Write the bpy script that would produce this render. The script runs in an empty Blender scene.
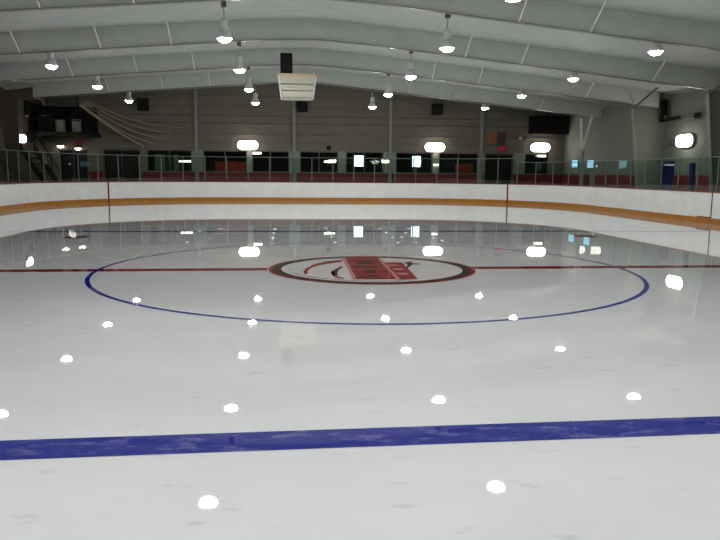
import bpy, bmesh, math, random
from mathutils import Vector, Matrix
random.seed(7)
S = bpy.context.scene
COL = S.collection

# ------------------------------------------------------------------ measures
F_PX, CAM_H, CAM_X, CAM_Y = 701.3, 1.666, -1.337, -12.135
YAW, PITCH, ROLL = 0.101, 0.1377, 0.0074
HW, YEND, RC = 13.15, 29.35, 8.6          # rink half width, far end, corner radius
YNEAR = -29.35
BH = 1.11                                 # board height
XR, XL, YE, YB = 16.4, -16.0, 32.3, -33.0 # hall walls
ROWS = [2.18, 8.174, 14.223, 20.229, 26.361]
COLS = [-9.618, -3.086, 3.168, 9.4]
def zflange(x):                           # underside of the roof beams
    d = math.sqrt((x + .7) ** 2 + 1.2) - 1.1
    return 6.36 - (.082 if x < -.7 else .102) * d
def zceil(x): return zflange(x) + .72

# ------------------------------------------------------------------ materials
def lin(c):
    return tuple((v / 12.92 if v <= .04045 else ((v + .055) / 1.055) ** 2.4) for v in (k / 255 for k in c)) + (1,)
def mat(name, rgb, rough=.6, metal=0, noise=0, nscale=6, bump=0, bscale=20, spec=.5, ior=1.45):
    m = bpy.data.materials.new(name); m.use_nodes = True
    nt = m.node_tree; b = nt.nodes['Principled BSDF']
    c = lin(rgb)
    b.inputs['Base Color'].default_value = c
    b.inputs['Roughness'].default_value = rough; b.inputs['Metallic'].default_value = metal
    b.inputs['Specular IOR Level'].default_value = spec; b.inputs['IOR'].default_value = ior
    tc = nt.nodes.new('ShaderNodeTexCoord')
    if noise:
        n = nt.nodes.new('ShaderNodeTexNoise'); n.inputs['Scale'].default_value = nscale; n.inputs['Detail'].default_value = 5
        nt.links.new(tc.outputs['Object'], n.inputs['Vector'])
        r = nt.nodes.new('ShaderNodeValToRGB')
        r.color_ramp.elements[0].position = .3; r.color_ramp.elements[1].position = .7
        r.color_ramp.elements[0].color = tuple(v * (1 - noise) for v in c[:3]) + (1,)
        r.color_ramp.elements[1].color = tuple(min(1, v * (1 + noise * .6)) for v in c[:3]) + (1,)
        nt.links.new(n.outputs['Fac'], r.inputs['Fac']); nt.links.new(r.outputs['Color'], b.inputs['Base Color'])
    if bump:
        n = nt.nodes.new('ShaderNodeTexNoise'); n.inputs['Scale'].default_value = bscale
        nt.links.new(tc.outputs['Object'], n.inputs['Vector'])
        bp = nt.nodes.new('ShaderNodeBump'); bp.inputs['Strength'].default_value = bump; bp.inputs['Distance'].default_value = .02
        nt.links.new(n.outputs['Fac'], bp.inputs['Height']); nt.links.new(bp.outputs['Normal'], b.inputs['Normal'])
    return m
def emit(name, rgb, strength):
    m = bpy.data.materials.new(name); m.use_nodes = True
    nt = m.node_tree; nt.nodes.clear()
    o = nt.nodes.new('ShaderNodeOutputMaterial'); e = nt.nodes.new('ShaderNodeEmission')
    e.inputs['Color'].default_value = lin(rgb); e.inputs['Strength'].default_value = strength
    nt.links.new(e.outputs[0], o.inputs[0]); return m
def glass(name, tint, refl_ior=1.5, rough=.01):
    m = bpy.data.materials.new(name); m.use_nodes = True
    nt = m.node_tree; nt.nodes.clear()
    o = nt.nodes.new('ShaderNodeOutputMaterial'); mx = nt.nodes.new('ShaderNodeMixShader')
    t = nt.nodes.new('ShaderNodeBsdfTransparent'); t.inputs['Color'].default_value = tint
    g = nt.nodes.new('ShaderNodeBsdfGlossy'); g.inputs['Roughness'].default_value = rough
    lw = nt.nodes.new('ShaderNodeLayerWeight'); lw.inputs['Blend'].default_value = .5
    pw = nt.nodes.new('ShaderNodeMath'); pw.operation = 'POWER'; pw.inputs[1].default_value = 5
    ma = nt.nodes.new('ShaderNodeMath'); ma.operation = 'MULTIPLY_ADD'; ma.inputs[1].default_value = .35; ma.inputs[2].default_value = .035
    nt.links.new(lw.outputs['Facing'], pw.inputs[0]); nt.links.new(pw.outputs[0], ma.inputs[0])
    nt.links.new(ma.outputs[0], mx.inputs[0]); nt.links.new(t.outputs[0], mx.inputs[1]); nt.links.new(g.outputs[0], mx.inputs[2])
    nt.links.new(mx.outputs[0], o.inputs[0]); return m

def ice_mat(name, rgb, frost=0.0, dirt=.06):
    """wet resurfaced ice: coloured body under a clear polished surface"""
    m = bpy.data.materials.new(name); m.use_nodes = True
    nt = m.node_tree; b = nt.nodes['Principled BSDF']; L = nt.links.new
    geo = nt.nodes.new('ShaderNodeNewGeometry')
    c = lin(rgb)
    n = nt.nodes.new('ShaderNodeTexNoise'); n.inputs['Scale'].default_value = .8; n.inputs['Detail'].default_value = 6
    n.inputs['Roughness'].default_value = .6
    L(geo.outputs['Position'], n.inputs['Vector'])
    r = nt.nodes.new('ShaderNodeValToRGB')
    r.color_ramp.elements[0].position = .32; r.color_ramp.elements[1].position = .62
    r.color_ramp.elements[0].color = tuple(v * (1 - dirt) for v in c[:3]) + (1,); r.color_ramp.elements[1].color = c
    L(n.outputs['Fac'], r.inputs['Fac'])
    col = r.outputs['Color']
    # small darker scuffs
    n2 = nt.nodes.new('ShaderNodeTexNoise'); n2.inputs['Scale'].default_value = 3.2; n2.inputs['Detail'].default_value = 3
    mp = nt.nodes.new('ShaderNodeMapping'); mp.inputs['Scale'].default_value = (1, 2.2, 1); mp.inputs['Location'].default_value = (3.1, 1.7, 0)
    L(geo.outputs['Position'], mp.inputs['Vector']); L(mp.outputs['Vector'], n2.inputs['Vector'])
    r2 = nt.nodes.new('ShaderNodeValToRGB'); r2.color_ramp.elements[0].position = .64; r2.color_ramp.elements[1].position = .74
    r2.color_ramp.elements[0].color = (1, 1, 1, 1); r2.color_ramp.elements[1].color = (.84, .84, .85, 1)
    L(n2.outputs['Fac'], r2.inputs['Fac'])
    mul = nt.nodes.new('ShaderNodeMixRGB'); mul.blend_type = 'MULTIPLY'; mul.inputs['Fac'].default_value = 1
    L(col, mul.inputs[1]); L(r2.outputs['Color'], mul.inputs[2]); col = mul.outputs[0]
    if frost:
        n3 = nt.nodes.new('ShaderNodeTexNoise'); n3.inputs['Scale'].default_value = 5; n3.inputs['Detail'].default_value = 8
        n3.inputs['Roughness'].default_value = .75
        mp3 = nt.nodes.new('ShaderNodeMapping'); mp3.inputs['Scale'].default_value = (.55, 1.6, 1); mp3.inputs['Rotation'].default_value = (0, 0, .5)
        L(geo.outputs['Position'], mp3.inputs['Vector']); L(mp3.outputs['Vector'], n3.inputs['Vector'])
        r3 = nt.nodes.new('ShaderNodeValToRGB'); r3.color_ramp.elements[0].position = .52; r3.color_ramp.elements[1].position = .8
        r3.color_ramp.elements[0].color = (0, 0, 0, 1); r3.color_ramp.elements[1].color = (frost,) * 3 + (1,)
        L(n3.outputs['Fac'], r3.inputs['Fac'])
        mx = nt.nodes.new('ShaderNodeMixRGB'); mx.inputs[2].default_value = (.6, .62, .7, 1)
        L(r3.outputs['Color'], mx.inputs['Fac']); L(col, mx.inputs[1]); col = mx.outputs[0]
    L(col, b.inputs['Base Color'])
    b.inputs['Roughness'].default_value = .014; b.inputs['IOR'].default_value = 1.33
    b.inputs['Coat Weight'].default_value = .8; b.inputs['Coat IOR'].default_value = 1.31; b.inputs['Coat Roughness'].default_value = .014
    nb = nt.nodes.new('ShaderNodeTexNoise'); nb.inputs['Scale'].default_value = 7; nb.inputs['Detail'].default_value = 2
    L(geo.outputs['Position'], nb.inputs['Vector'])
    bp = nt.nodes.new('ShaderNodeBump'); bp.inputs['Strength'].default_value = .012; bp.inputs['Distance'].default_value = .01
    L(nb.outputs['Fac'], bp.inputs['Height']); L(bp.outputs['Normal'], b.inputs['Normal'])
    return m

M = dict(
    ice=ice_mat('ice', (226, 227, 227)),
    ice_blue=ice_mat('ice_blue_paint', (26, 34, 140), frost=.5),
    ice_blue_thin=ice_mat('ice_blue_circle_paint', (34, 40, 150)),
    ice_red=ice_mat('ice_red_paint', (140, 20, 34)),
    ice_red2=ice_mat('ice_logo_red', (158, 34, 42)),
    ice_pink=ice_mat('ice_logo_pink', (214, 150, 148)),
    ice_black=ice_mat('ice_logo_black', (34, 26, 28)),
    ice_white=ice_mat('ice_logo_white', (232, 230, 228)),
    board=mat('board_white', (212, 213, 211), rough=.22, noise=.05, nscale=2),
    kick=mat('kick_yellow', (158, 102, 16), rough=.3, noise=.12, nscale=3),
    cap=mat('cap_red', (120, 50, 18), rough=.4),
    seam=mat('seam_dark', (40, 36, 34)),
    stripe=mat('stripe_red', (110, 16, 22), rough=.4),
    pane=glass('rink_glass', (.84, .91, .88, 1)),
    post=mat('post_aluminium', (88, 92, 87), rough=.5),
    edge=mat('glass_edge', (86, 108, 98), rough=.3),
    ceil=mat('ceiling_liner', (170, 174, 168), rough=.7, noise=.06, nscale=1.5, bump=.25, bscale=1.2),
    beam=mat('beam_white', (176, 180, 174), rough=.55, noise=.06, nscale=2),
    flange=mat('beam_flange', (110, 112, 107), rough=.42, metal=.3),
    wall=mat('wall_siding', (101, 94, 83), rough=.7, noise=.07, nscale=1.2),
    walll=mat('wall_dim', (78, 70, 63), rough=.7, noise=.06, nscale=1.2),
    wallr=mat('wall_block', (108, 113, 101), rough=.7, noise=.06, nscale=1.2),
    seamw=mat('siding_seam', (74, 68, 60), rough=.7),
    pilaster=mat('pilaster_paint', (118, 122, 110), rough=.6),
    floor=mat('floor_slab', (70, 68, 66), rough=.8, noise=.2),
    red=mat('wainscot_red', (100, 10, 15), rough=.5, noise=.1, nscale=3),
    dark=mat('dark_paint', (14, 12, 12), rough=.7, spec=.25),
    black=mat('black_cabinet', (7, 7, 8), rough=.7, spec=.2),
    navy=mat('navy_cabinet', (9, 11, 24), rough=.6, spec=.25),
    brown=mat('dark_brown', (26, 17, 14), rough=.8, spec=.2),
    alu=mat('lamp_aluminium', (206, 208, 208), rough=.4, metal=.35),
    grey=mat('ballast_grey', (186, 188, 186), rough=.35),
    rod=mat('rod_pale', (196, 196, 186), rough=.5),
    dkmetal=mat('hook_dark', (78, 78, 74), rough=.5),
    wood=mat('tan_board', (190, 170, 138), rough=.6, noise=.1),
    cream=mat('cream_paint', (182, 180, 164), rough=.6),
    blue=mat('blue_paint', (16, 22, 84), rough=.45),
    orange=mat('orange_banner', (128, 84, 44), rough=.7),
    plaque=mat('plaque_brown', (58, 46, 43), rough=.6),
    redsign=mat('red_sign', (120, 26, 22), rough=.5),
    frame=mat('window_frame', (70, 76, 70), rough=.5),
    lobby=mat('lobby_wall', (48, 45, 44), rough=.8),
    counter=mat('counter_red', (176, 50, 20), rough=.5),
    winpane=glass('window_glass', (.84, .88, .86, 1)),
    bedcable=mat('cable_pale', (150, 138, 112), rough=.6),
    lens=emit('lamp_lens', (251, 251, 251), 345),
    lens_l=emit('lamp_lens_dim', (251, 251, 252), 150),
    lens_r=emit('lamp_lens_mid', (250, 252, 250), 215),
    pack=emit('wall_lamp_lens', (255, 250, 238), 22),
    spot=emit('small_lamp_lens', (255, 240, 226), 9),
    day=emit('daylight_window', (205, 233, 255), 6.0),
    signlit=emit('lit_red_sign', (190, 62, 66), .28),
)

# ------------------------------------------------------------------ mesh helpers
def box(bm, a, b):
    x0, y0, z0 = a; x1, y1, z1 = b
    v = [bm.verts.new(p) for p in ((x0,y0,z0),(x1,y0,z0),(x1,y1,z0),(x0,y1,z0),(x0,y0,z1),(x1,y0,z1),(x1,y1,z1),(x0,y1,z1))]
    for f in ((3,2,1,0),(4,5,6,7),(0,1,5,4),(1,2,6,5),(2,3,7,6),(3,0,4,7)): bm.faces.new([v[i] for i in f])
def lathe(bm, prof, n=24, c=(0,0,0)):
    rings = []
    for r, z in prof:
        if r < 1e-6: rings.append([bm.verts.new((c[0], c[1], c[2] + z))])
        else: rings.append([bm.verts.new((c[0] + r*math.cos(2*math.pi*k/n), c[1] + r*math.sin(2*math.pi*k/n), c[2] + z)) for k in range(n)])
    for A, B in zip(rings, rings[1:]):
        for k in range(n):
            l = (k + 1) % n
            if len(A) == 1 and len(B) == 1: continue
            if len(A) == 1: bm.faces.new([A[0], B[l], B[k]])
            elif len(B) == 1: bm.faces.new([A[k], A[l], B[0]])
            else: bm.faces.new([A[k], A[l], B[l], B[k]])
def tube(bm, pts, r, n=8, cap=True):
    pts = [Vector(p) for p in pts]; rings = []
    for i, p in enumerate(pts):
        d = (pts[min(i+1, len(pts)-1)] - pts[max(i-1, 0)]).normalized()
        u = d.cross(Vector((0,0,1)))
        if u.length < 1e-3: u = d.cross(Vector((1,0,0)))
        u.normalize(); w = d.cross(u)
        rr = r[i] if isinstance(r, (list, tuple)) else r
        rings.append([bm.verts.new(p + rr*(u*math.cos(2*math.pi*k/n) + w*math.sin(2*math.pi*k/n))) for k in range(n)])
    for A, B in zip(rings, rings[1:]):
        for k in range(n): bm.faces.new([A[k], A[(k+1)%n], B[(k+1)%n], B[k]])
    if cap:
        bm.faces.new(rings[0][::-1]); bm.faces.new(rings[-1])
def prism(bm, poly, axis, a, b):
    """polygon in the two other axes extruded along axis from a to b"""
    def P(p, t):
        return {'x': (t, p[0], p[1]), 'y': (p[0], t, p[1]), 'z': (p[0], p[1], t)}[axis]
    A = [bm.verts.new(P(p, a)) for p in poly]; B = [bm.verts.new(P(p, b)) for p in poly]
    n = len(poly)
    bm.faces.new(A); bm.faces.new(B[::-1])
    for k in range(n): bm.faces.new([A[k], B[k], B[(k+1)%n], A[(k+1)%n]])
def flat(bm, poly, z): bm.faces.new([bm.verts.new((x, y, z)) for x, y in poly])
def strip(bm, inner, outer, z, closed=False):
    a = [bm.verts.new((x, y, z)) for x, y in inner]; b = [bm.verts.new((x, y, z)) for x, y in outer]
    n = len(a)
    for k in range(n if closed else n - 1): bm.faces.new([a[k], b[k], b[(k+1)%n], a[(k+1)%n]])

def obj(name, bm, m, parent=None, smooth=False, bevel=0, recalc=True):
    if recalc: bmesh.ops.recalc_face_normals(bm, faces=bm.faces)
    me = bpy.data.meshes.new(name); bm.to_mesh(me); bm.free()
    me.materials.append(M[m] if isinstance(m, str) else m)
    if smooth:
        for p in me.polygons: p.use_smooth = True
    o = bpy.data.objects.new(name, me); COL.objects.link(o)
    if parent: o.parent = parent
    if bevel:
        md = o.modifiers.new('edge', 'BEVEL'); md.width = bevel; md.segments = 2; md.limit_method = 'ANGLE'
    return o
def tag(o, label=None, cat=None, group=None, kind=None):
    if label: o['label'] = label
    if cat: o['category'] = cat
    if group: o['group'] = group
    if kind: o['kind'] = kind
    return o
def empty(name, loc, label, cat, group=None, kind=None, rz=0):
    o = bpy.data.objects.new(name, None); COL.objects.link(o); o.location = loc; o.rotation_euler = (0, 0, rz)
    o.empty_display_size = .1
    return tag(o, label, cat, group, kind)
def boxobj(name, a, b, m, parent=None, bevel=0):
    bm = bmesh.new(); box(bm, a, b); return obj(name, bm, m, parent, bevel=bevel)
def copy_tree(o, parent=None):
    c = o.copy(); COL.objects.link(c)
    if parent: c.parent = parent
    for ch in list(o.children): copy_tree(ch, c)
    return c

# ------------------------------------------------------------------ rink outline
def outline(off=0.0, y0=YNEAR, closed=True, step=10):
    """rounded rectangle, offset outward, counter-clockwise from right side"""
    hw, r = HW + off, RC + off; pts = []
    for cx, cy, a0 in ((HW-RC, YEND-RC, 0), (-(HW-RC), YEND-RC, 90), (-(HW-RC), YNEAR+RC, 180), (HW-RC, YNEAR+RC, 270)):
        for k in range(step + 1):
            a = math.radians(a0 + 90*k/step); pts.append((cx + r*math.cos(a), cy + r*math.sin(a)))
    return pts
def ring_wall(bm, o0, o1, z0, z1, step=24):
    a, b = outline(o0, step=step), outline(o1, step=step); n = len(a)
    A0 = [bm.verts.new((x,y,z0)) for x,y in a]; A1 = [bm.verts.new((x,y,z1)) for x,y in a]
    B0 = [bm.verts.new((x,y,z0)) for x,y in b]; B1 = [bm.verts.new((x,y,z1)) for x,y in b]
    for k in range(n):
        l = (k+1) % n
        bm.faces.new([A0[k],A0[l],A1[l],A1[k]]); bm.faces.new([B0[l],B0[k],B1[k],B1[l]])
        bm.faces.new([A1[k],A1[l],B1[l],B1[k]]); bm.faces.new([A0[l],A0[k],B0[k],B0[l]])

# ------------------------------------------------------------------ ice and its markings
bm = bmesh.new(); flat(bm, outline(0, step=24), 0)
ice = obj('ice_sheet', bm, 'ice')
tag(ice, 'wet glossy white ice sheet filling the rink between the white boards', 'ice rink')
D = 7.732
def hwat(y):                      # half width of the ice at y
    t = abs(y) - (YEND - RC)
    return HW if t <= 0 else HW - RC + math.sqrt(max(0, RC*RC - t*t))
def linebar(name, y0, y1, m, label):
    bm = bmesh.new(); w = hwat(max(abs(y0), abs(y1))) - .03
    flat(bm, [(-w, y0), (w, y0), (w, y1), (-w, y1)], .002)
    return tag(obj(name, bm, m, ice), label)
nb = linebar('blue_line', -D-.312, -D, 'ice_blue', 'wide frosted blue line nearest the camera')
for v in nb.data.vertices: v.co.y += .013*(v.co.x - CAM_X - .6)
linebar('blue_line', D, D+.305, 'ice_blue', 'far blue line beyond the centre circle')
gy = YEND - 3.35
linebar('goal_line', gy-.025, gy+.025, 'ice_red', 'thin red goal line at the far end')
LOGO_X, LOGO_R = .10, 1.80
for s in (-1, 1):
    bm = bmesh.new(); x0 = LOGO_X + s*(LOGO_R + .02)
    flat(bm, [(x0, -.1525), (s*(HW-.03), -.1525), (s*(HW-.03), .1525), (x0, .1525)], .002)
    tag(obj('center_line', bm, 'ice_red', ice), 'red centre line to the %s of the logo' % ('left' if s < 0 else 'right'))
def circle(r, n=96, cx=0, cy=0): return [(cx + r*math.cos(2*math.pi*k/n), cy + r*math.sin(2*math.pi*k/n)) for k in range(n)]
bm = bmesh.new(); strip(bm, circle(4.572-.034, 160), circle(4.572+.034, 160), .003, True)
tag(obj('center_circle', bm, 'ice_blue_thin', ice), 'thin blue centre face-off circle')
for sx in (-1, 1):
    for y in (D-1.524, -D+1.524):
        bm = bmesh.new(); flat(bm, circle(.305, 40, sx*6.7, y), .003); obj('faceoff_spot', bm, 'ice_red', ice)
    y = gy - 6.1
    bm = bmesh.new(); flat(bm, circle(.305, 40, sx*6.7, y), .003); obj('faceoff_spot', bm, 'ice_red', ice)
    bm = bmesh.new(); strip(bm, circle(4.572-.025, 96, sx*6.7, y), circle(4.572+.025, 96, sx*6.7, y), .003, True)
    obj('faceoff_circle', bm, 'ice_red', ice)
# the logo: white disc, black and red ring, two swooshes and a slanted banner
bm = bmesh.new(); flat(bm, circle(LOGO_R, 96, LOGO_X), .004)
logo = tag(obj('center_logo', bm, 'ice_white', ice), 'round team logo with a slanted red banner at centre ice')
bm = bmesh.new(); strip(bm, circle(LOGO_R-.07, 120, LOGO_X), circle(LOGO_R, 120, LOGO_X), .006, True); obj('outer_ring', bm, 'ice_red2', logo)
bm = bmesh.new(); strip(bm, circle(LOGO_R-.22, 120, LOGO_X), circle(LOGO_R-.07, 120, LOGO_X), .006, True); obj('inner_ring', bm, 'ice_black', logo)
def patch(name, poly, m, z, label=None):
    bm = bmesh.new(); flat(bm, poly, z); o = obj(name, bm, m, logo)
    if label: o['label'] = label
LOGO_SHAPES = [      # outlines on the ice, metres from the centre spot
    ('banner', [(-0.308, 1.557), (0.398, 1.645), (0.397, -1.303), (-0.345, -1.264)], 'ice_red2', 0.007),
    ('banner', [(0.404, 0.857), (0.761, 0.768), (0.684, -1.307), (0.398, -1.345)], 'ice_red2', 0.007),
    ('banner_edge', [(-0.308, 1.557), (-0.249, 1.555), (-0.284, -1.288), (-0.347, -1.285)], 'ice_pink', 0.009),
    ('banner_edge', [(0.374, 1.368), (0.432, 1.366), (0.398, -1.448), (0.335, -1.444)], 'ice_pink', 0.009),
    ('emblem', [(-0.083, 0.998), (0.205, 1.016), (0.214, 0.617), (-0.093, 0.602)], 'ice_black', 0.009),
    ('emblem', [(-0.22, 0.315), (0.235, 0.335), (0.229, 0.146), (-0.22, 0.114)], 'ice_black', 0.009),
    ('emblem', [(-0.062, -0.24), (0.113, -0.223), (0.121, -0.577), (-0.074, -0.591)], 'ice_black', 0.009),
    ('emblem', [(-0.207, -0.826), (0.108, -0.819), (0.108, -1.009), (-0.21, -1.026)], 'ice_black', 0.009),
    ('emblem', [(0.454, 0.465), (0.615, 0.429), (0.621, 0.236), (0.454, 0.271)], 'ice_pink', 0.009),
    ('emblem', [(0.449, -0.073), (0.621, -0.107), (0.623, -0.31), (0.446, -0.276)], 'ice_pink', 0.009),
    ('emblem', [(0.454, -0.617), (0.619, -0.648), (0.619, -0.845), (0.457, -0.814)], 'ice_pink', 0.009),
    ('hook', [(0.794, 0.737), (0.952, 0.879), (0.938, 0.585), (0.731, -0.035), (0.699, -0.007), (0.827, 0.448)], 'ice_black', 0.009),
    ('hook', [(0.911, 0.644), (1.082, 0.55), (1.069, 0.48), (0.914, 0.501)], 'ice_red2', 0.01),
    ('swoosh', [(-1.101, -0.633), (-1.101, -0.313), (-1.052, 0.048), (-0.915, 0.47), (-0.903, 0.305), (-0.996, -0.032), (-1.037, -0.329), (-1.042, -0.659)], 'ice_red2', 0.007),
    ('swoosh', [(-0.954, 0.389), (-0.813, 0.748), (-0.613, 1.02), (-0.345, 1.192), (-0.347, 0.934), (-0.573, 0.737), (-0.789, 0.464), (-0.905, 0.251)], 'ice_red2', 0.007),
    ('swoosh', [(-0.635, -0.861), (-0.63, -0.563), (-0.577, -0.203), (-0.487, 0.1), (-0.401, 0.309), (-0.401, 0.122), (-0.486, -0.132), (-0.532, -0.401), (-0.556, -0.66), (-0.552, -0.887)], 'ice_black', 0.007),
    ('swoosh', [(-0.654, -0.69), (-0.649, -0.492), (-0.603, -0.177), (-0.591, -0.202), (-0.635, -0.563), (-0.643, -0.883), (-0.588, -1.125), (-0.483, -1.215), (-0.477, -1.131), (-0.563, -0.997), (-0.612, -0.884)], 'ice_red2', 0.008),
]
for nm, pp, m, z in LOGO_SHAPES: patch(nm, pp, m, z)
bm = bmesh.new()
strip(bm, [(LOGO_X + 1.44*math.cos(a), 1.44*math.sin(a)) for a in [math.radians(200 + 8*k) for k in range(12)]],
      [(LOGO_X + 1.49*math.cos(a), 1.49*math.sin(a)) for a in [math.radians(200 + 8*k) for k in range(12)]], .006)
obj('pinstripe', bm, 'ice_pink', logo)

# ------------------------------------------------------------------ boards
bm = bmesh.new(); ring_wall(bm, 0, .10, .20, BH-.04)
boards = obj('dasher_boards', bm, 'board')
tag(boards, 'white rink boards with yellow kick plate curving around the ice', 'rink boards')
bm = bmesh.new(); ring_wall(bm, -.012, .10, .0, .20); tag(obj('kick_plate', bm, 'kick', boards), 'yellow kick plate along the foot of the boards')
bm = bmesh.new(); ring_wall(bm, -.012, .13, BH-.04, BH); tag(obj('cap_rail', bm, 'cap', boards), 'red cap rail on top of the boards')
for ang, cx, lb in ((42.4, HW-RC, 'right'), (137.6, -(HW-RC), 'left')):
    a = math.radians(ang); r = RC - .014
    p = Vector((cx + r*math.cos(a), YEND-RC + r*math.sin(a), 0))
    bm = bmesh.new(); box(bm, (-.004, -.045, 0.01), (.006, .045, BH-.04))
    o = obj('goal_stripe', bm, 'stripe', boards); o.location = p; o.rotation_euler = (0, 0, a)
    o['label'] = 'dark red goal line stripe up the %s corner boards' % lb
bm = bmesh.new(); box(bm, (HW-.016, 10.75, .2), (HW+.004, 10.79, BH-.04)); box(bm, (HW-.016, 10.79, .2), (HW+.004, 11.6, .235)); obj('gate_seam', bm, 'seam', boards)

# ------------------------------------------------------------------ glass panels
def panel_proto(h, w, label, group):
    t = empty('glass_panel', (0,0,0), label, 'glass panel', group)
    boxobj('pane', (.02, -.006, 0), (w-.02, .006, h), 'pane', t)
    boxobj('post', (-.022, -.022, 0), (.022, .022, h), 'post', t)
    boxobj('top_edge', (.02, -.012, h-.025), (w-.02, .012, h), 'edge', t)
    return t
straight = YEND-RC; PW = 1.22
def path(s):       # distance along outline starting at right side y=2, going to far end, to left side
    L1 = straight - 2; A = math.pi/2*(RC+.05); L2 = 2*(HW-RC)
    hw, r = HW+.05, RC+.05
    if s < L1: return (hw, 2+s)
    s -= L1
    if s < A: a = s/r; return (HW-RC + r*math.cos(a), straight + r*math.sin(a))
    s -= A
    if s < L2: return (HW-RC-s, YEND+.05)
    s -= L2
    if s < A: a = math.pi/2 + s/r; return (-(HW-RC) + r*math.cos(a), straight + r*math.sin(a))
    s -= A
    return (-hw, straight - s)
total = 2*(straight-2) + 2*math.pi/2*(RC+.05) + 2*(HW-RC)
n = int(total//PW); PW = total/n
zones = {
    'R': ('clear green-tinted glass panel standing on the right-hand boards', 'glass panels on the right boards', 1.2),
    'E': ('clear glass panel standing on the far end boards', 'glass panels on the far end boards', 1.42),
    'L': ('dark clear glass panel standing on the left-hand boards', 'glass panels on the left boards', 1.42)}
protos = {}
for i in range(n):
    p, q = path(i*PW), path((i+1)*PW - 1e-4)
    mx, my = (p[0]+q[0])/2, (p[1]+q[1])/2
    z = 'E' if my > YEND-3.2 else ('R' if mx > 0 else 'L')
    lb, gr, h = zones[z]
    if z not in protos: t = protos[z] = panel_proto(h, PW, lb, gr)
    else: t = copy_tree(protos[z])
    t.location = (p[0], p[1], BH); t.rotation_euler = (0, 0, math.atan2(q[1]-p[1], q[0]-p[0]))
    if z == 'R': t.location.z = BH

# ------------------------------------------------------------------ floor, ceiling, walls
bm = bmesh.new()
a, b = outline(.0, step=24), None
box(bm, (XL-.3, YB-.3, -.3), (XR+.3, 38, -.02))
tag(obj('floor', bm, 'floor'), 'dark floor slab around and under the rink', 'floor', kind='structure')
xs = [XL-.2 + (XR-XL+.4)*k/48 for k in range(49)]
bm = bmesh.new(); poly = [(x, zceil(x)) for x in xs] + [(x, zceil(x)+.15) for x in reversed(xs)]
# liner sags a little between the beams
beamY = [y - .35 for y in [-33+.35+.2, -27.6, -21.6, -15.9, -9.9, -3.85] + ROWS] + [YE]
ys = []
for y0, y1 in zip(beamY, beamY[1:]):
    for k in range(8): ys.append((y0 + (y1-y0)*k/8, .16*math.sin(math.pi*k/8)))
ys.append((YE+.05, 0))
grid = [[bm.verts.new((x, y, zceil(x) - s)) for x in xs] for y, s in ys]
for r0, r1 in zip(grid, grid[1:]):
    for k in range(len(xs)-1): bm.faces.new([r0[k], r0[k+1], r1[k+1], r1[k]])
top = [[bm.verts.new((x, y, zceil(x)+.2)) for x in xs] for y in (ys[0][0], ys[-1][0])]
for k in range(len(xs)-1):
    bm.faces.new([top[0][k+1], top[0][k], top[1][k], top[1][k+1]])
tag(obj('ceiling', bm, 'ceil', smooth=False), 'pale grey ceiling liner above the ice', 'ceiling', kind='structure')

BR_X = [-8.6, -2.2, 4.3, 6.9, 10.2]
for i, y in enumerate(beamY[1:-1]):
    bx = [x for x in xs if -15.9 < x < 16.3]
    bm = bmesh.new()
    prism(bm, [(x, zflange(x)+.02) for x in bx] + [(x, zceil(x)+.05) for x in reversed(bx)], 'y', y-.012, y+.012)
    near = ['', '', '', '', '', 'nearest', 'nearest', 'second', 'third', 'fourth'][min(i, 9)]
    names = {6: 'white roof beam over the nearest ceiling lamps in view', 7: 'white roof beam over the second row of ceiling lamps',
             8: 'white roof beam over the third row of ceiling lamps', 9: 'white roof beam over the farthest row of ceiling lamps',
             5: 'white roof beam over the red centre line, above the frame', }
    bo = obj('roof_beam', bm, 'beam')
    tag(bo, names.get(i, 'white roof beam over the near half of the ice behind the camera'), 'roof beam', 'roof beams', 'structure')
    bm = bmesh.new()
    prism(bm, [(x, zflange(x)) for x in bx if -14.4 < x < 14.9] + [(x, zflange(x)+.02) for x in reversed(bx) if -14.4 < x < 14.9], 'y', y-.1, y+.1)
    obj('flange', bm, 'flange', bo)
    if i >= 5:
        for x in (-10.5, -7.8, -5.4, 5.1, 7.2, 12.3):
            bm = bmesh.new(); tube(bm, [(x, y-.1, zflange(x)+.03), (x, y-1.05, zceil(x)-.02)], .026, 6); obj('brace', bm, 'rod', bo)

def wall_with_holes(bm, x0, x1, y0, y1, zmax, holes):
    """wall slab in the XZ plane with rectangular holes (x0,x1,z0,z1)"""
    xc = sorted({x0, x1} | {h[0] for h in holes} | {h[1] for h in holes})
    for a, b in zip(xc, xc[1:]):
        zs = sorted((h[2], h[3]) for h in holes if h[0] <= a + 1e-6 and h[1] >= b - 1e-6)
        z = -.02
        for lo, hi in zs:
            if lo > z + 1e-4: box(bm, (a, y0, z), (b, y1, lo))
            z = hi
        prism(bm, [(a, z), (b, z), (b, zmax(b)), (a, zmax(a))], 'y', y0, y1)

WIN = [(-9.95,-7.28), (-6.58,-3.93), (-3.6,-1.33), (-.64,1.73), (2.23,4.59), (5.4,7.73), (8.16,10.73), (13.79,15.37)]
DOOR = [(-15.16,-13.44), (-12.55,-10.35), (11.15,12.99)]
ZW0, ZW1 = 1.66, 2.97
holes = [(a, b, ZW0, ZW1) for a, b in WIN] + [(a, b, -.01, 2.97) for a, b in DOOR]
bm = bmesh.new(); wall_with_holes(bm, XL-.2, XR+.2, YE, YE+.25, zceil, holes)
wend = tag(obj('wall_end', bm, 'wall'), 'far end wall of brownish grey siding above a row of dark windows', 'wall', kind='structure')
for zz, hh in ((6.25,.03),(5.05,.05),(4.6,.05),(3.95,.025),(3.45,.025),(5.6,.02)):
    bm = bmesh.new()
    ok = [x for x in xs if zceil(x) > zz + .1]
    box(bm, (max(XL, ok[0]), YE-.03, zz), (min(XR, ok[-1]), YE, zz+hh)); obj('siding_seam', bm, 'seamw', wend)
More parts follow.
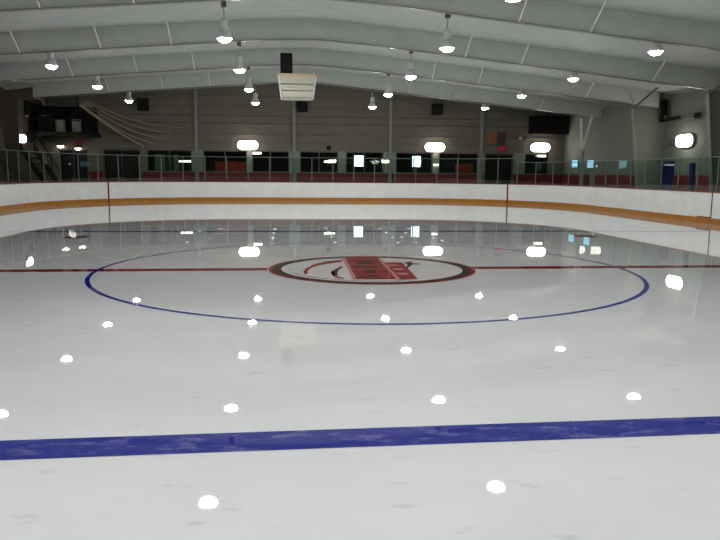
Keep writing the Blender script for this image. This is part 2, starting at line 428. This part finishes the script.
bm = bmesh.new(); box(bm, (XR, YB, -.02), (XR+.25, YE+.25, zceil(XR)+.1))
wr = tag(obj('wall_right', bm, 'wallr'), 'pale greenish grey right wall behind the boards', 'wall', kind='structure')
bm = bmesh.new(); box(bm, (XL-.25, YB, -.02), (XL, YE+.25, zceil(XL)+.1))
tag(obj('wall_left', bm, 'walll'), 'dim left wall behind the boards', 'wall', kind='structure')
bm = bmesh.new(); wall_with_holes(bm, XL-.2, XR+.2, YB-.25, YB, zceil, [])
tag(obj('wall_back', bm, 'wall'), 'near end wall behind the camera', 'wall', kind='structure')

# red wainscot
n_tr = 0
def trim(label, a, b, m='red'):
    global n_tr; n_tr += 1
    tag(boxobj('trim_%d' % n_tr, a, b, m), label, 'wall panel', kind='structure')
for (a, b, lb) in [(-13.35,-12.6,'narrow red wall panel between the two dark left doors'), (-10.3,-7.1,'red wall panel under the leftmost far window'),
                   (-6.85,-1.15,'red wall panel under the second and third windows'), (-.85,4.85,'red wall panel under the middle two windows'),
                   (5.15,10.65,'red wall panel under the windows left of the double door'), (13.05,16.35,'red wall panel under the window in the right end corner')]:
    trim(lb, (a, YE-.05, 0), (b, YE-.002, 1.63))
for (a, b, lb) in [(16.0,19.35,'red panel on the right wall between the blue door and the near column'),(20.65,21.6,'short red panel on the right wall beside the blue door'),
                   (22.5,27.4,'long red panel on the right wall past the sloping column'),(28.3,32.2,'red panel on the right wall at the far corner')]:
    trim(lb, (XR-.05, a, 0), (XR-.002, b, 1.66))

# windows on the end wall
wl = ['leftmost far window, beside the dark left door', 'far window with a red counter showing inside, under the left wall lamp', 'dark far window right of the left wall lamp',
      'dark far window in the middle, below the hanging crate', 'far window with the left bright daylight square', 'far window with the right bright daylight square',
      'far window left of the double door', 'small far window in the right end corner']
for i, (a, b) in enumerate(WIN):
    w = empty('window_%d' % (i+1), ((a+b)/2, YE+.1, ZW0), wl[i], 'window', kind='structure')
    bm = bmesh.new(); hw = (b-a)/2; H = ZW1-ZW0
    box(bm, (-hw,-.06,0), (hw,.06,.05)); box(bm, (-hw,-.06,H-.06), (hw,.06,H)); box(bm, (-hw,-.06,.05), (-hw+.05,.06,H-.06)); box(bm, (hw-.05,-.06,.05), (hw,.06,H-.06))
    if hw > .9: box(bm, (-.03,-.05,.05), (.03,.05,H-.06))
    obj('window_frame', bm, 'frame', w)
    boxobj('pane', (-hw+.05,-.008,.05), (hw-.05,.008,H-.06), 'winpane', w)
dl = ['dark double door at the far left end, under the small red sign', 'dark double door left of the leftmost far window', 'dark double door under the orange banner and red sign']
for i, (a, b) in enumerate(DOOR):
    d = empty('door_%d' % (i+1), ((a+b)/2, YE+.12, 0), dl[i], 'door', kind='structure')
    hw = (b-a)/2
    bm = bmesh.new(); box(bm, (-hw,-.1,0), (-hw+.06,.1,2.95)); box(bm, (hw-.06,-.1,0), (hw,.1,2.95)); box(bm, (-hw,-.1,2.89), (hw,.1,2.95)); box(bm, (-.02,-.05,0), (.02,.0,2.89))
    obj('door_frame', bm, 'frame', d)
    for s in (-1, 1):
        lf = boxobj('door_leaf', (min(s*.022, s*(hw-.062)), -.03, 0), (max(s*.022, s*(hw-.062)), .03, 2.88), 'dark', d)
        boxobj('handle', (s*.1-.02, -.07, 1.0), (s*.1+.02, -.03, 1.25), 'post', lf)
# pilasters and wind columns
for x, lb in ((-6.95,'pale wall column left of the left wall lamp'),(-1.0,'pale wall column behind the hanging crate'),(5.0,'pale wall column between the two daylight windows'),(10.85,'pale wall column beside the orange banner')):
    bm = bmesh.new(); box(bm, (x-.10, YE-.2, 0), (x+.10, YE, zceil(x)-.05)); box(bm, (x-.06, YE-.22, 0), (x+.06, YE-.2, zceil(x)-.05))
    tag(obj('column', bm, 'pilaster'), lb, 'column', 'end wall columns', 'structure')
for a, b, lb in ((-7.26,-6.6,'pale pilaster beside the window with the red counter'),(-3.91,-3.62,'narrow pale pilaster under the left wall lamp'),(-1.31,-.66,'pale pilaster under the hanging crate'),
                 (1.75,2.21,'pale pilaster left of the left daylight window'),(4.61,5.38,'pale pilaster between the two daylight windows'),(7.75,8.14,'pale pilaster under the middle wall lamp'),(10.75,11.13,'pale pilaster left of the double door'),(13.02,13.77,'pale pilaster right of the double door')):
    bm = bmesh.new(); box(bm, (a, YE-.06, 1.64), (b, YE-.001, 2.99)); tag(obj('pilaster', bm, 'pilaster'), lb, 'pilaster', 'end wall pilasters', 'structure')
# right side frame columns: slim sloping legs
for y, lb in ((ROWS[1],'sloping white frame column on the right wall outside the picture'),(ROWS[2]+.0,'sloping white frame column at the right edge beside the wall lamp'),(ROWS[3],'sloping white frame column right of the long red panel')):
    y0 = y-.12
    bm = bmesh.new(); prism(bm, [(15.34,0),(16.37,0),(16.37,zceil(16.37)-.02),(14.76,zceil(14.76)-.02),(14.76,4.75)], 'y', y0-.02, y0+.02)
    o = tag(obj('column', bm, 'wallr'), lb, 'column', 'right side columns', 'structure')
    bm = bmesh.new(); prism(bm, [(15.30,0),(15.34,0),(14.76,4.75),(14.72,4.75)], 'y', y0-.11, y0+.11); obj('flange', bm, 'pilaster', o)
    bm = bmesh.new(); tube(bm, [(14.76, y0-.03, 4.76), (14.85, y0-2.2, zceil(14.85)-.06)], .045, 8); obj('knee_brace', bm, 'dkmetal', o)
for y in (ROWS[1], ROWS[2], ROWS[3], ROWS[4]):
    bm = bmesh.new(); y0 = y-.35
    prism(bm, [(-15.3,0),(-15.65,0),(-15.95,5.6),(-14.3,5.85),(-14.3,5.3),(-15.0,5.2)], 'y', y0-.09, y0+.09)
    tag(obj('column', bm, 'walll'), 'sloping frame column on the dim left wall', 'column', 'left side columns', 'structure')
t = empty('brace_post', (15.05, 26.3, 0), 'pale post with two splayed arms on the right side near the far corner', 'post')
bm = bmesh.new(); tube(bm, [(0,0,-.02),(0,0,3.05)], .1, 10); obj('post', bm, 'pilaster', t)
bm = bmesh.new(); tube(bm, [(0,0,2.95),(.62,.1,5.3)], .1, 10); obj('arm', bm, 'rod', t)
bm = bmesh.new(); tube(bm, [(0,0,2.95),(-.12,.1,4.75)], .08, 10); obj('arm', bm, 'rod', t)

# lobby behind the windows
bm = bmesh.new(); LY = 37.3
box(bm, (XL-.2, LY, -.02), (3.19, LY+.2, 3.4)); box(bm, (3.9, LY, -.02), (7.3, LY+.2, 3.4)); box(bm, (7.96, LY, -.02), (XR+.2, LY+.2, 3.4))
for a, b in ((3.19,3.9),(7.3,7.96)): box(bm, (a, LY, -.02), (b, LY+.2, 2.07)); box(bm, (a, LY, 2.9), (b, LY+.2, 3.4))
tag(obj('wall_lobby', bm, 'lobby'), 'dark lobby wall seen through the far windows', 'wall', kind='structure')
bm = bmesh.new(); box(bm, (XL-.2, YE+.25, 3.4), (XR+.2, LY+.2, 3.5)); tag(obj('ceiling_lobby', bm, 'lobby'), 'dark lobby ceiling behind the far windows', 'ceiling', kind='structure')
for x, nm in ((XL-.3,'left'),(XR+.2,'right')):
    bm = bmesh.new(); box(bm, (x, YE+.25, -.02), (x+.1, LY+.2, 3.4)); tag(obj('wall_lobby_%s' % nm, bm, 'lobby'), 'lobby side wall on the %s' % nm, 'wall', kind='structure')
for i, (a, b) in enumerate(((3.19,3.9),(7.3,7.96))):
    w = empty('window_%d' % (9+i), ((a+b)/2, LY+.1, 2.07), ['bright daylight square in the back of the lobby, left one', 'bright daylight square in the back of the lobby, right one'][i], 'window', kind='structure')
    hw = (b-a)/2; boxobj('pane', (-hw+.04,-.01,.04), (hw-.04,.01,.79), 'day', w)
    bm = bmesh.new(); box(bm, (-hw,-.04,0), (hw,.04,.04)); box(bm, (-hw,-.04,.79), (hw,.04,.83)); box(bm, (-hw,-.04,.04), (-hw+.04,.04,.79)); box(bm, (hw-.04,-.04,.04), (hw,.04,.79))
    obj('window_frame', bm, 'frame', w)
def counter(x0, x1, lb, zt=2.32):
    t = empty('lobby_counter', ((x0+x1)/2, YE+1.4, 0), lb, 'counter'); hw = (x1-x0)/2
    boxobj('front_panel', (-hw,0,-.02), (hw,.1,zt-.06), 'counter', t); boxobj('counter_top', (-hw-.04,-.05,zt-.06), (hw+.04,.5,zt), 'counter', t)
counter(-6.0, -4.0, 'orange red counter inside the window under the left wall lamp'); counter(9.6, 10.75, 'red counter inside the window left of the double door', 2.3)
for x, lb in ((-9.35,'pale upright panel inside the leftmost far window'), (-8.35,'narrow pale upright panel inside the leftmost far window, right of the wide one')):
    t = empty('display_panel', (x, YE+.9, -.02), lb, 'panel')
    w = .3 if x < -9 else .16
    boxobj('panel', (-w,-.03,0), (w,.03,2.75), 'pilaster', t); boxobj('foot', (-w,-.2,0), (w,.2,.05), 'dark', t)

# glass reflections near the corner, built as small glowing panels on the right wall
for i, (y0, y1, z0, z1, lb) in enumerate(((30.0,30.9,2.1,2.55,'tiny bright window on the right wall beside the splayed post'),(27.7,28.6,2.05,2.5,'small bright square window on the right wall, above the red panels'))):
    w = empty('window_%d' % (11+i), (XR, (y0+y1)/2, z0), lb, 'window', kind='structure')
    h = (y1-y0)/2
    boxobj('pane', (-.03,-h,0), (-.01,h,z1-z0), emit('daylight_small_%d' % i, (150,205,235), 1.3), w)
    bm = bmesh.new(); box(bm, (-.05,-h-.05,-.05), (-.001,h+.05,0)); box(bm, (-.05,-h-.05,z1-z0), (-.001,h+.05,z1-z0+.05)); box(bm, (-.05,-h-.05,0), (-.001,-h,z1-z0)); box(bm, (-.05,h,0), (-.001,h+.05,z1-z0)); obj('window_frame', bm, 'frame', w)
# blue door and blue post on the right
d = empty('door_4', (XR, 19.55, 0), 'dark blue door on the right wall next to the sloping column', 'door', kind='structure')
boxobj('door_leaf', (-.07,-.45,0), (-.005,.45,2.24), 'blue', d, bevel=.01)
bm = bmesh.new(); box(bm, (-.09,-.52,0), (-.003,-.45,2.3)); box(bm, (-.09,.45,0), (-.003,.52,2.3)); box(bm, (-.09,-.45,2.24), (-.003,.45,2.3)); obj('door_frame', bm, 'blue', d)
boxobj('door_handle', (-.12,-.38,1.0), (-.07,-.3,1.06), 'post', d)
t = empty('padded_post', (14.3, 14.05, -.02), 'dark blue padded post behind the right boards below the wall lamp', 'post')
bm = bmesh.new(); lathe(bm, [(0,0),(.11,0),(.11,1.95),(.13,1.97),(.13,2.1),(.09,2.16),(0,2.16)], 16); obj('sleeve', bm, 'blue', t, smooth=False)
bm = bmesh.new(); lathe(bm, [(0,0),(.22,0),(.22,.03),(0,.03)], 16); obj('base_plate', bm, 'dark', t)

# ------------------------------------------------------------------ high-bay lamps
def make_lamp():
    t = empty('high_bay_lamp', (0,0,0), '', 'ceiling lamp', 'high-bay lamps over the ice')
    bm = bmesh.new(); lathe(bm, [(0,-.06),(.055,-.057),(.11,-.043),(.15,-.016),(.172,.015),(.18,.04),(.178,.06)], 24); obj('lens', bm, 'lens', t, smooth=True)
    bm = bmesh.new(); lathe(bm, [(.207,.035),(.214,.06),(.206,.09),(.18,.17),(.135,.26),(.10,.30),(.09,.30),(.125,.25),(.17,.16),(.193,.085),(.2,.06),(.198,.04),(.207,.035)], 24); obj('reflector', bm, 'alu', t, smooth=True)
    bm = bmesh.new(); lathe(bm, [(0,.30),(.10,.30),(.115,.33),(.115,.52),(.09,.56),(.03,.57),(0,.57)], 16); b = obj('ballast_housing', bm, 'grey', t, smooth=False)
    bm = bmesh.new(); tube(bm, [(.10,.06,.36),(.125,.075,.42),(.10,.06,.5)], .012, 6); obj('clip', bm, 'dkmetal', b)
    return t
def mount(x, z):
    zt = zceil(x) - .0
    return zt - z
proto = make_lamp()
ordn = {1:'nearest', 2:'second', 3:'third', 4:'farthest'}
lines = ['leftmost line of ceiling lamps, over the left side of the ice', 'line of ceiling lamps left of the hanging crate', 'line of ceiling lamps right of the hanging crate', 'rightmost line of ceiling lamps, over the right side of the ice']
short = ['leftmost line', 'line just left of the hanging crate', 'line just right of the hanging crate', 'rightmost line']
first = True
LENS = {}
LAMPZ = [5.26, 5.26, 5.155, 5.21]
for j, y in enumerate([-15.95, -9.9, -3.86] + ROWS):
    r = j - 3
    for i, x in enumerate(COLS):
        t = proto if first else copy_tree(proto); first = False
        z = LAMPZ[i]; t.location = (x, y, z)
        for ch in t.children:                 # outer lines dimmed to imitate the darker sides of the picture
            if ch.name.startswith('lens'):
                key = {0: 'lens_l', 3: 'lens_r'}.get(i, 'lens')
                if key not in LENS: LENS[key] = ch.data.copy(); LENS[key].materials[0] = M[key]
                ch.data = LENS[key]
        if r >= 1: t['label'] = 'lit high-bay ceiling lamp, %s in the %s' % (ordn[r], short[i])
        elif r == 0: t['label'] = 'lit high-bay lamp above the top edge of view, %s' % short[i] if i != 2 else 'lit high-bay lamp cut off by the top edge of the photo'
        else: t['label'] = 'lit high-bay lamp over the near half of the ice, out of the picture'
        zt = zceil(x) - z
        bm = bmesh.new(); tube(bm, [(0,0,.56),(0,0,zt-.1)], .018, 6); obj('hanging_rod', bm, 'rod', t)
        bm = bmesh.new(); box(bm, (-.07,-.07,zt-.3), (.07,.07,zt-.09)); obj('mounting_hook', bm, 'dkmetal', t)

# ------------------------------------------------------------------ wall lamps
def wall_lamp(loc, rz, label, w=.62, h=.26, mt='pack'):
    t = empty('wall_lamp', loc, label, 'wall lamp', 'bright wall lamps', rz=rz)
    def cap(hw, hh, n=10):
        P = []
        for cx, a0 in ((hw-hh, -90), (-(hw-hh), 90)):
            for k in range(n+1):
                a = math.radians(a0 + 180*k/n); P.append((cx + hh*math.cos(a), hh*math.sin(a)))
        return P
    bm = bmesh.new(); prism(bm, cap(w, h), 'y', -.26, -.14); obj('lens', bm, mt, t, bevel=.03)
    bm = bmesh.new(); prism(bm, cap(w+.03, h+.03), 'y', -.15, -.06); obj('housing', bm, 'grey', t)
    boxobj('bracket', (-.12,-.06,-.1), (.12,.02,.1), 'dkmetal', t)
    return t
wall_lamp((-3.85, YE, 3.30), 0, 'bright oblong wall lamp on the far wall left of the hanging crate')
wall_lamp((7.85, YE, 3.30), 0, 'bright oblong wall lamp on the far wall above the right daylight window')
wall_lamp((14.72, YE, 3.36), 0, 'bright oblong wall lamp on the far wall in the right end corner')
wall_lamp((XR, 18.05, 3.19), -math.pi/2, 'bright oblong wall lamp on the right wall above the blue door', w=.6, h=.26)
wall_lamp((XL, 28.35, 3.38), math.pi/2, 'bright wall lamp on the left wall under the dark balcony', w=.5, h=.2)
for x in (-16+.9, 5.0, 12.0):
    wall_lamp((x, YB, 3.35), math.pi, 'wall lamp on the near end wall behind the camera')
def spot_lamp(loc, label):
    t = empty('small_wall_lamp', loc, label, 'wall lamp')
    bm = bmesh.new(); lathe(bm, [(0,-.11),(.1,-.09),(.19,-.02),(.19,.02),(0,.02)], 16); obj('lens', bm, 'spot', t)
    boxobj('housing', (-.2,-.16,.02), (.2,.18,.12), 'dkmetal', t)
spot_lamp((-14.95, YE-.2, 3.12), 'small bright wall lamp on the far wall below the dark balcony')
spot_lamp((-13.95, YE-.2, 2.99), 'small bright lamp below the round red sign over the far left door')
# glowing strips stand in for reflected lamps; two hidden ones are added lights
def glow_strip(loc, label, w=.25):
    t = empty('strip_lamp', loc, label, 'lamp')
    bm = bmesh.new(); tube(bm, [(-w,0,0),(w,0,0)], .05, 10); obj('tube', bm, 'spot', t)
    boxobj('housing', (-w-.04,-.05,.05), (w+.04,.135,.1), 'grey', t)
    if loc[1] > YE:
        for s_ in (-1, 1):
            bm = bmesh.new(); tube(bm, [(s_*w*.8,0,.08),(s_*w*.8,0,3.41-loc[2])], .012, 6); obj('hanging_rod', bm, 'dkmetal', t)
glow_strip((-3.3, YE-.14, 2.82), 'short lit strip below the left oblong wall lamp')
glow_strip((14.85, YE-.14, 2.82), 'short lit strip below the oblong lamp in the right end corner')
glow_strip((-8.05, YE+2.6, 2.32), 'short lit strip inside the leftmost far window', .4)
glow_strip((1.35, YE+2.6, 2.38), 'short lit strip inside the middle dark far window', .36)
glow_strip((-5.0, YE+1.1, 3.2), 'lit strip hidden above the red counter inside the lobby', .6)  # unseen light added to brighten the counter behind the window
glow_strip((10.2, YE+1.1, 3.2), 'lit strip hidden above the red counter near the double door', .5)  # second unseen light, added for the counter by the double door
glow_strip((7.95, YE-.14, 2.2), 'small lit strip on the pilaster under the middle wall lamp', .16)

# ------------------------------------------------------------------ loudspeakers, crate and odds on the walls
def speaker(loc, w, h, d, label, rz=0, tilt=0, group='loudspeakers', m='black', arm=True):
    t = empty('loudspeaker', loc, label, 'loudspeaker', group, rz=rz)
    cb = boxobj('cabinet', (-w/2,-d,-h/2), (w/2,0,h/2), m, t, bevel=.02)
    bm = bmesh.new(); box(bm, (-w/2+.04,-d-.012,-h/2+.04), (w/2-.04,-d,h/2-.04)); obj('grille', bm, 'dark', t)
    if arm: boxobj('bracket', (-.06,0,-.08), (.06,.19,.08), 'dkmetal', t)
    return t
speaker((-10.0, YE-.2, 5.62), .62, .72, .45, 'black loudspeaker on the far wall beside the leftmost lamps')
speaker((-.5, YE-.2, 5.64), .62, .62, .45, 'black loudspeaker on the far wall just below the hanging crate')
speaker((7.9, YE-.2, 5.62), .66, .68, .45, 'black loudspeaker on the far wall right of the hanging crate')
CR_Y = 16.8
cr = empty('hanging_crate', (-.99, CR_Y, 4.6), 'pale tapered boarded crate with a tan top hanging from the ceiling', 'crate')
bm = bmesh.new(); box(bm, (-.78,-.45,.82), (.78,.55,.92)); obj('top_board', bm, 'wood', cr)
bm = bmesh.new()
def tp(z): return .62 + .12*z/.82
for sx in (-1, 1):
    for yy in (-.4, .5): tube(bm, [(sx*.62, yy*.9, 0), (sx*.735, yy, .84)], .04, 6)
obj('corner_frame', bm, 'rod', cr)
for z, z2, e in ((.02, .25, -.02), (.28, .5, -.02), (.53, .82, .02)):
    bm = bmesh.new(); w = tp((z+z2)/2) + e; box(bm, (-w,-.4-e,z), (w,-.37-e,z2)); box(bm, (-w,.47+e,z), (w,.5+e,z2)); box(bm, (-w,-.37-e,z), (-w+.03,.47+e,z2)); box(bm, (w-.03,-.37-e,z), (w,.47+e,z2))
    obj('side_board', bm, 'cream', cr)
boxobj('bottom_panel', (-.6,-.36,-.03), (.6,.46,-.0), 'cream', cr)
for sx in (-1, 1):
    bm = bmesh.new(); tube(bm, [(sx*.7, .4, .9), (sx*.7, .4, zceil(-1)-4.6)], .012, 6); obj('hanging_rod', bm, 'rod', cr)
speaker((-1.41, CR_Y+.1, 5.92), .48, .78, .45, 'tall black loudspeaker standing on the hanging crate', m='navy', arm=False)

def sign(name, x0, x1, z0, z1, m, label, cat, y=YE, th=.04, rim='dkmetal'):
    t = empty(name, ((x0+x1)/2, y, (z0+z1)/2), label, cat); hw, hh = (x1-x0)/2, (z1-z0)/2
    boxobj('panel', (-hw,-th,-hh), (hw,-.002,hh), m, t)
    bm = bmesh.new(); e = .03
    box(bm, (-hw-e,-th-.01,hh), (hw+e,-.002,hh+e)); box(bm, (-hw-e,-th-.01,-hh-e), (hw+e,-.002,-hh)); box(bm, (-hw-e,-th-.01,-hh), (-hw,-.002,hh)); box(bm, (hw,-th-.01,-hh), (hw+e,-.002,hh))
    obj('frame', bm, rim, t); return t
sign('banner', 11.33, 11.78, 3.56, 4.18, 'orange', 'orange banner on the far wall above the double door', 'banner', rim='orange')
sign('plaque', 11.92, 12.44, 3.48, 4.3, 'plaque', 'dark brown framed plaque right of the orange banner', 'plaque')
sign('exit_sign', 11.95, 12.45, 3.12, 3.4, 'signlit', 'small lit red sign over the double door below the plaque', 'sign', th=.1, rim='redsign')
t = empty('round_sign', (-13.9, YE, 3.35), 'round dark red sign above the dark double door at the far left', 'sign')
bm = bmesh.new(); prism(bm, [(.24*math.cos(2*math.pi*k/20), .24*math.sin(2*math.pi*k/20)) for k in range(20)], 'y', -.08, -.002); obj('disc', bm, 'redsign', t)
bm = bmesh.new(); prism(bm, [(.09*math.cos(2*math.pi*k/16), .09*math.sin(2*math.pi*k/16)) for k in range(16)], 'y', -.12, -.08); obj('hub', bm, 'stripe', t)
t = empty('alarm_bell', (1.15, YE, 3.2), 'small dark round alarm bell above the middle dark window', 'bell')
bm = bmesh.new(); prism(bm, [(.15*math.cos(2*math.pi*k/20), .15*math.sin(2*math.pi*k/20)) for k in range(20)], 'y', -.1, -.04); obj('gong', bm, 'brown', t, bevel=.02)
boxobj('back_box', (-.09,-.04,-.09), (.09,-.002,.09), 'dkmetal', t)
t = empty('alarm_bell', (XR, 19.35, 3.14), 'small dark round bell on the right wall left of the bright lamp', 'bell', rz=-math.pi/2)
bm = bmesh.new(); prism(bm, [(.16*math.cos(2*math.pi*k/20), .16*math.sin(2*math.pi*k/20)) for k in range(20)], 'y', -.1, -.04); obj('gong', bm, 'dkmetal', t, bevel=.02)
boxobj('back_box', (-.09,-.04,-.09), (.09,-.002,.09), 'dkmetal', t)
t = empty('emergency_light', (13.4, YE, 3.95), 'dark twin-head emergency light left of the corner wall lamp', 'emergency light')
boxobj('case', (-.14,-.1,-.1), (.14,-.002,.06), 'cream', t)
for s in (-1, 1):
    bm = bmesh.new(); lathe(bm, [(0,-.02),(.06,-.02),(.11,.08),(.11,.14),(0,.14)], 14); o = obj('lamp_head', bm, 'dkmetal', t); o.location = (s*.24, -.05, .0); o.rotation_euler = (math.radians(100), 0, 0)
t = empty('wall_vent', (15.1, YE, 4.2), 'dark brown recess high in the right end corner of the far wall', 'vent')
boxobj('case', (-1.15,-.7,.0), (1.2,-.01,1.12), 'brown', t)
for k in range(4): boxobj('louvre', (-1.1,-.74,.12+.24*k), (1.15,-.7,.24+.24*k), 'dark', t)
# dark heater tube on the right wall
t = empty('heater_tube', (XR-.3, 18.9, 4.2), 'dark heater tube with vertical flue on the right wall above the lamp', 'heater')
bm = bmesh.new(); tube(bm, [(0,1.1,0),(0,-2.1,.06)], .075, 10); obj('tube', bm, 'dark', t)
boxobj('burner_box', (-.14,-1.9,-.11), (.14,-.9,.12), 'dkmetal', t)
boxobj('flue', (-.12,.72,.0), (.12,.95,.95), 'dark', t)
boxobj('bracket', (0,-.4,.0), (.285,-.35,.05), 'dkmetal', t); boxobj('bracket', (0,.5,.0), (.285,.55,.05), 'dkmetal', t)
boxobj('thermostat', (-.06,.55,-.02), (.06,.68,.2), 'dkmetal', t)

# ------------------------------------------------------------------ dark balcony in the left far corner
b = empty('balcony', (-14.3, 30.9, 3.7), 'dark balcony in the far left corner above the small lamps', 'balcony')
boxobj('deck', (-1.68,-1.1,-.05), (1.7,1.38,.14), 'dark', b)
boxobj('back_screen', (-1.65,1.2,.14), (1.55,1.36,1.75), 'brown', b)
boxobj('side_screen', (-1.66,-1.0,.14), (-1.56,1.2,1.8), 'brown', b)
bm = bmesh.new(); tube(bm, [(-1.5,-1.05,.9),(1.6,-1.05,.75)], .03, 6); obj('handrail', bm, 'dark', b)
for x in (-1.0, -.2, .7, 1.5):
    bm = bmesh.new(); tube(bm, [(x,-1.05,.12),(x,-1.05,.84)], .025, 6); obj('baluster', bm, 'dark', b)
bm = bmesh.new(); prism(bm, [(-1.66,-.05),(-1.66,-.5),(-.8,-.05)], 'y', -1.0, -.9); obj('knee_brace', bm, 'dark', b)
for x, w, lb in ((-14.55,.22,'pale box on the dark balcony, left of the pair'), (-13.65,.2,'pale box on the dark balcony, right of the pair')):
    t = empty('storage_box', (x, 31.0, 3.84), lb, 'box')
    boxobj('box', (-w,-.2,0), (w,.2,.72), 'pilaster', t, bevel=.01); boxobj('lid', (-w-.02,-.22,.72), (w+.02,.22,.78), 'pilaster', t)
t = empty('spotlight', (-13.55, 30.6, 5.05), 'dark tilted spotlight above the balcony in the far left corner', 'spotlight')
bm = bmesh.new(); tube(bm, [(-.22,0,-.35),(.22,.1,.3)], [.2,.14], 12); obj('can', bm, 'black', t)
bm = bmesh.new(); tube(bm, [(.1,.06,.1),(.12,.06,zceil(-13.5)-5.05-.14)], .03, 6); obj('yoke', bm, 'dark', t)
t = empty('amplifier_case', (-15.3, 30.8, 3.84), 'large black case at the left end of the dark balcony', 'case')
boxobj('case', (-.4,-.35,0), (.5,.35,1.35), 'black', t, bevel=.02); boxobj('handle', (-.1,-.4,.9), (.2,-.35,.96), 'dkmetal', t)
t = empty('hanging_fixture', (-15.0, 26.95, 4.55), 'dark hanging fixture with a pale tip near the left wall lamp', 'fixture')
bm = bmesh.new(); tube(bm, [(-.25,-.05,.95),(-.05,0,.72),(0,0,.6)], .06, 8); obj('arm', bm, 'dark', t)
bm = bmesh.new(); lathe(bm, [(0,0),(.1,0),(.12,.6),(.06,.66),(0,.66)], 12); obj('body', bm, 'black', t)
bm = bmesh.new(); lathe(bm, [(0,-.14),(.07,-.12),(.09,0),(0,0)], 12); obj('tip', bm, 'pilaster', t)
bm = bmesh.new(); tube(bm, [(-.25,-.05,.95),(-.3,-.05,zceil(-15.3)-4.55-.02)], .02, 6); obj('hanging_rod', bm, 'dark', t)
# cables sweeping from the balcony to the window wall
cl = ['lowest pale cable', 'second pale cable', 'middle thin cable', 'fourth thin cable', 'topmost thin cable']
ends = [(-10.1,3.12,5.42,.055),(-9.5,3.35,5.5,.03),(-8.9,3.6,5.55,.025),(-8.4,3.95,5.6,.022),(-7.8,4.3,5.65,.02)]
for k, (xe, ze, zs, r) in enumerate(ends):
    P0, P1 = Vector((-13.3+.1*k, 30.6, zs)), Vector((xe, YE-.01, ze)); pts = []
    P1.y = YE - r - .004
    for q in range(15):
        s = q/14; p = P0.lerp(P1, s); p.z -= (.35 if k else .12)*math.sin(math.pi*s)*(1); pts.append(p)
    bm = bmesh.new(); tube(bm, pts, r, 6)
    tag(obj('cable', bm, 'bedcable'), cl[k] + ' sweeping from the balcony down to the far wall', 'cable', 'cables by the balcony')
bm = bmesh.new(); tube(bm, [(-15.7,26.6,5.6),(-15.7,28.5,5.66),(-15.6,30.0,5.72),(-15.3,30.4,5.66),(-15.25,30.5,5.4)], .05, 8)
tag(obj('conduit', bm, 'bedcable'), 'pale conduit pipe under the ceiling along the left wall', 'pipe')
# dark stair flank at the far left
t = empty('stair', (-14.9, 27.8, -.02), 'dark stair flank descending along the left wall under the wall lamp', 'stair')
for x in (-.06, .62):
    bm = bmesh.new(); prism(bm, [(-2.2,3.05),(-2.2,2.65),(2.6,.0),(3.1,.0),(3.1,.12)], 'x', x, x+.06); obj('stringer', bm, 'dark', t)
for k in range(10):
    z = .27*k + .12; boxobj('tread', (0, 2.72-.49*k-.14, z), (.62, 2.72-.49*k+.14, z+.04), 'dark', t)
bm = bmesh.new(); tube(bm, [(.65,-2.2,3.8),(.65,2.7,1.05)], .03, 6); obj('handrail', bm, 'dark', t)
for y, z in ((-2.1,2.9),(.3,1.6),(2.6,.2)):
    bm = bmesh.new(); tube(bm, [(.65,y,z),(.65,y,z+.85)], .025, 6); obj('baluster', bm, 'dark', t)

# ------------------------------------------------------------------ world, camera, colour management
w = bpy.data.worlds.new('hall_dark'); S.world = w; w.use_nodes = True
w.node_tree.nodes['Background'].inputs[0].default_value = (.01, .01, .011, 1)
cam = bpy.data.cameras.new('camera'); co = bpy.data.objects.new('camera', cam); COL.objects.link(co)
cy, sy, cp, sp = math.cos(YAW), math.sin(YAW), math.cos(PITCH), math.sin(PITCH)
R = Vector((cy, -sy, 0)); Fw = Vector((sy*cp, cy*cp, -sp)); U = R.cross(Fw)
c, s = math.cos(ROLL), math.sin(ROLL)
X = c*R + s*U; Y = -s*R + c*U; Z = -Fw
co.matrix_world = Matrix(((X.x,Y.x,Z.x,CAM_X),(X.y,Y.y,Z.y,CAM_Y),(X.z,Y.z,Z.z,CAM_H),(0,0,0,1)))
cam.sensor_width = 36; cam.lens = F_PX/720*36; cam.clip_end = 200; cam.clip_start = .05
S.camera = co
vs = S.view_settings; vs.view_transform = 'Standard'; vs.look = 'None'; vs.exposure = -.1; vs.gamma = 1; vs.use_curve_mapping = False
S.cycles.max_bounces = 8; S.cycles.transparent_max_bounces = 16; S.cycles.caustics_reflective = False
